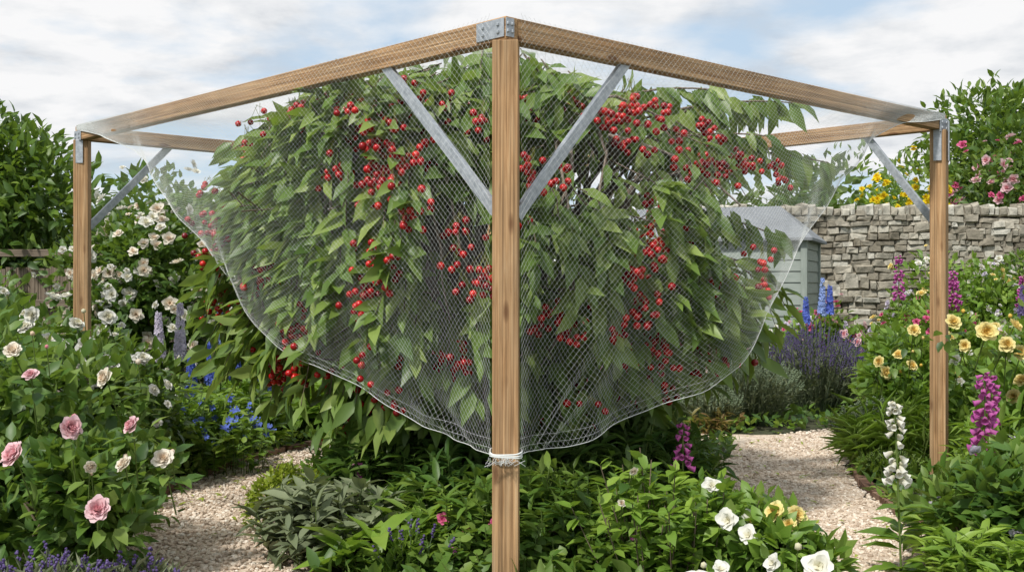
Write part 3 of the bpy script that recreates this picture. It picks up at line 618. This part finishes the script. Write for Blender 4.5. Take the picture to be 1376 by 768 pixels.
for x,y,z0,z1,mm,s in [(4.33,11.0,1.1,1.45,'petal_magenta',.05),(3.9,11.3,1.2,1.6,'petal_magenta',.04),(5.2,11.4,1.1,1.4,'petal_magenta',.045)]: spire(G,x,y,z0,z1,.07,50,BELL,mm,s,down=.6)
G.build('foxglove')
G=Geo()
for x,y,z0,z1,mm in [(3.15,11.5,1.0,1.36,'petal_skyblue'),(3.25,11.5,1.0,1.30,'petal_blue'),(3.02,11.5,.9,1.18,'petal_blue'),(4.9,10.8,1.0,1.3,'petal_violet')]: spire(G,x,y,z0,z1,.06,70,STAR,mm,.034,lean=.03*rng.normal())
G.build('delphinium_clump')
shrub('laburnum_shrub',(5.3,15.2),.6,.5,3.25,2600,.10,.05,'fresh_leaf',lumps=34,flowers=[(ROSEF,'petal_gold',200,.06)])
shrub('pink_climbing_rose',(6.8,15.3),.95,.5,3.5,5600,.11,.055,'hedge_leaf',lumps=38,flowers=[(ROSEF,'petal_pink',80,.08),(ROSEF,'petal_hotpink',40,.07)])
shrub('background_shrub',(4.6,16.5),1.5,.7,3.1,7000,.14,.06,'hedge_leaf',lumps=38)
shrub('background_shrub',(2.6,17.5),1.6,.7,3.0,6000,.14,.06,'far_leaf',lumps=36)
def tree_(name,x,y,z,r,h,n,mat):
    G=Geo(); tube(G,[(x,y,0),(x+.05,y,z*.5),(x,y,z+.4)],[.16,.12,.09],'tree_bark',8)
    for k in range(7):
        a=k*.9; tube(G,[(x,y,z),(x+math.cos(a)*r*.3,y+math.sin(a)*r*.3,z+h*.25),(x+math.cos(a)*r*.6,y+math.sin(a)*r*.6,z+h*.5)],[.07,.045,.015],'tree_bark',6)
    shrub('',(x,y),r,r,h,n,.17,.08,mat,lumps=60,ls=.34,z0=z,geo=G,stems=0); return G.build(name)
tree_('apple_tree',8.5,18,.9,2.3,3.6,17000,'hedge_leaf'); tree_('apple_tree',11.5,19,.9,2.2,3.6,9000,'hedge_leaf'); tree_('garden_tree',-9.6,15.5,.6,2.2,3.4,9000,'hedge_leaf')
G=Geo()
for k in range(26):
    x=-34+k*2.7+rng.normal()*.5; y=36+5*R(1)[0]; h=4.0+1.3*R(1)[0]
    shrub('',(x,y),2.6,1.8,h,900,.42,.24,'far_leaf',lumps=16,geo=G,tm=LEAF4,stems=3)
G.build('distant_trees')
# ------------------------------------------------------------------ stone wall
W=Geo(); wy=14.4; x0,x1=2.3,11.0
STONE_V=[(-.5,-.38,-.5),(.5,-.38,-.5),(.5,-.38,.5),(-.5,-.38,.5),(-.38,-.5,-.34),(.38,-.5,-.34),(.38,-.5,.34),(-.38,-.5,.34),(-.5,.5,-.5),(.5,.5,-.5),(.5,.5,.5),(-.5,.5,.5)]
STONE_F=[(4,5,6,7),(0,1,5,4),(1,2,6,5),(2,3,7,6),(3,0,4,7),(1,0,8,9),(3,2,10,11),(2,1,9,10),(0,3,11,8)]
z=0; Vs=[];Ls=[];Ts=[];cnt=0
sv=A(STONE_V)
def stone(x,z,w,hh,tn,dep=.34):
    global cnt
    v=sv*A([w,dep+.04*R(1)[0],hh])
    v=v*(1+rng.normal(size=v.shape)*A([.10,.04,.12])); a=rng.normal()*.06; v[:,0],v[:,2]=v[:,0]*math.cos(a)-v[:,2]*math.sin(a),v[:,0]*math.sin(a)+v[:,2]*math.cos(a)
    v=v+A([x+w/2,wy-.04*R(1)[0],z+hh/2]); Vs.append(v); Ts.append(np.full(12,tn))
    for f in STONE_F: Ls.append([q+cnt*12 for q in f])
    cnt+=1
while z<2.12:
    rh=.045+.065*R(1)[0]; x=x0-.2*R(1)[0]
    while x<x1:
        w=.07+.22*R(1)[0]**1.7; wob=.025*math.sin(x*1.7+z*3)
        if R(1)[0]<.15: stone(x,z+wob,w,rh*1.7,R(1)[0],.375)
        else: stone(x,z+wob,w*1.03,rh*(1.0+.2*R(1)[0]),R(1)[0])
        x+=w
    z+=rh
x=x0
while x<x1:
    w=.05+.08*R(1)[0]; stone(x,z+.005,w,.09+.09*R(1)[0],.3+.7*R(1)[0],.36); x+=w
V=np.vstack(Vs); W.raw(V,np.zeros(len(V)),np.concatenate(Ts),A(Ls).ravel(),A([4]*len(Ls)),'wall_stone')
W.inst(BOX,A([np.diag([x1-x0,.28,z-.02])]),A([[(x0+x1)/2,wy+.0,z/2-.01]]),.5,'wall_stone')
W.build('dry_stone_wall',smooth=False)
# ------------------------------------------------------------------ shed
shed=empty('garden_shed'); e1=nrm(A([-.93,.37])); e2=nrm(A([.37,.93])); w1,w2=2.5,1.25; ze=1.82; c0=A([3.22,12.35])
for k in range(14):
    z=.08+k*.125
    for a,b,nv in ((c0,c0+e1*w1,-e2),(c0,c0+e2*w2,-e1),(c0+e1*w1,c0+e1*w1+e2*w2,e1),(c0+e2*w2,c0+e1*w1+e2*w2,e2)):
        dd=nrm(b-a); o=boxobj('weatherboard',p3(a+dd*.02,z+.06),p3(b-dd*.02,z+.06),.018,.122,'shed_paint',upv=(-nv[0]*.1,-nv[1]*.1,1),parent=shed,bev=.002)
for p in (c0,c0+e1*w1,c0+e2*w2,c0+e1*w1+e2*w2): boxobj('corner_trim',p3(p,0),p3(p,ze),.07,.07,'shed_paint',upv=(e1[0],e1[1],0),parent=shed)
mid=c0+e1*1.3-e2*.022; boxobj('window_frame',p3(mid,1.4),p3(mid+e1*.7,1.4),.03,.5,'shed_paint',parent=shed)
mid=mid-e2*.016; boxobj('window_pane',p3(mid+e1*.05,1.4),p3(mid+e1*.33,1.4),.006,.4,'window_glass',parent=shed,bev=0); boxobj('window_pane',p3(mid+e1*.37,1.4),p3(mid+e1*.65,1.4),.006,.4,'window_glass',parent=shed,bev=0)
ov=.10; q=[c0-e1*ov-e2*ov,c0+e1*(w1+ov)-e2*ov,c0+e1*(w1+ov)+e2*(w2+ov),c0-e1*ov+e2*(w2+ov)]
r0=c0+e2*w2/2+e1*.35; r1=c0+e2*w2/2+e1*(w1-.35); V=[p3(p,ze) for p in q]+[p3(r0,ze+.40),p3(r1,ze+.40)]+[p3(p,ze-.03) for p in q]
me=bpy.data.meshes.new('hipped_roof'); me.from_pydata([tuple(map(float,v)) for v in V],[],[(0,1,5,4),(1,2,5),(2,3,4,5),(3,0,4),(0,6,7,1),(1,7,8,2),(2,8,9,3),(3,9,6,0),(6,9,8,7)]); me.materials.append(MATS['shed_roof_felt'])
o=bpy.data.objects.new('hipped_roof',me); bpy.context.scene.collection.objects.link(o); o.parent=shed
# ------------------------------------------------------------------ world, sun, camera
sc=bpy.context.scene
w=bpy.data.worlds.new('World'); sc.world=w; w.use_nodes=True; nt=w.node_tree; nt.nodes.clear()
out=nt.nodes.new('ShaderNodeOutputWorld'); bg=nt.nodes.new('ShaderNodeBackground'); bg.inputs[1].default_value=.125
sky=nt.nodes.new('ShaderNodeTexSky'); sky.sky_type='NISHITA'; sky.sun_disc=False; sky.sun_elevation=math.radians(52); sky.sun_rotation=math.radians(215)
tc=nt.nodes.new('ShaderNodeTexCoord'); sx=nt.nodes.new('ShaderNodeSeparateXYZ'); nt.links.new(tc.outputs['Generated'],sx.inputs[0])
def mth(op,a,b):
    m=nt.nodes.new('ShaderNodeMath'); m.operation=op
    for i,v in enumerate((a,b)):
        if isinstance(v,(int,float)): m.inputs[i].default_value=v
        else: nt.links.new(v,m.inputs[i])
    return m.outputs[0]
zz=mth('ADD',mth('MAXIMUM',sx.outputs[2],0),.16)
cb=nt.nodes.new('ShaderNodeCombineXYZ'); nt.links.new(mth('DIVIDE',sx.outputs[0],zz),cb.inputs[0]); nt.links.new(mth('DIVIDE',sx.outputs[1],zz),cb.inputs[1])
n1=noise(nt,1.25,9,cb.outputs[0],.52,.2); cov=ramp(nt,n1,[(.40,(0,0,0)),(.52,(1,1,1))])
n2=noise(nt,2.6,10,cb.outputs[0],.58,.15); cc=ramp(nt,n2,[(.34,(5.0,5.25,5.6)),(.45,(6.5,6.65,6.85)),(.56,(7.6,7.6,7.65))])
blue=mixc(nt,.7,sky.outputs[0],(4.9,6.1,7.3))
nt.links.new(mixc(nt,cov,blue,cc),bg.inputs[0]); nt.links.new(bg.outputs[0],out.inputs[0])
sl=bpy.data.lights.new('sun','SUN'); sl.energy=4.0; sl.angle=math.radians(5); sl.color=(1,.965,.91)
so=bpy.data.objects.new('sun',sl); so.rotation_euler=(math.radians(38),0,math.radians(-35)); sc.collection.objects.link(so)
cam=bpy.data.cameras.new('camera'); cam.lens=39.4; cam.sensor_width=36; cam.clip_end=1500; cam.clip_start=.05
co=bpy.data.objects.new('camera',cam); co.location=(0,0,1.29); co.rotation_euler=(math.radians(90),0,0); sc.collection.objects.link(co); sc.camera=co
sc.view_settings.view_transform='Standard'; sc.view_settings.look='None'; sc.view_settings.exposure=0
print('faces',sum(len(o.data.polygons) for o in bpy.data.objects if o.type=='MESH'))
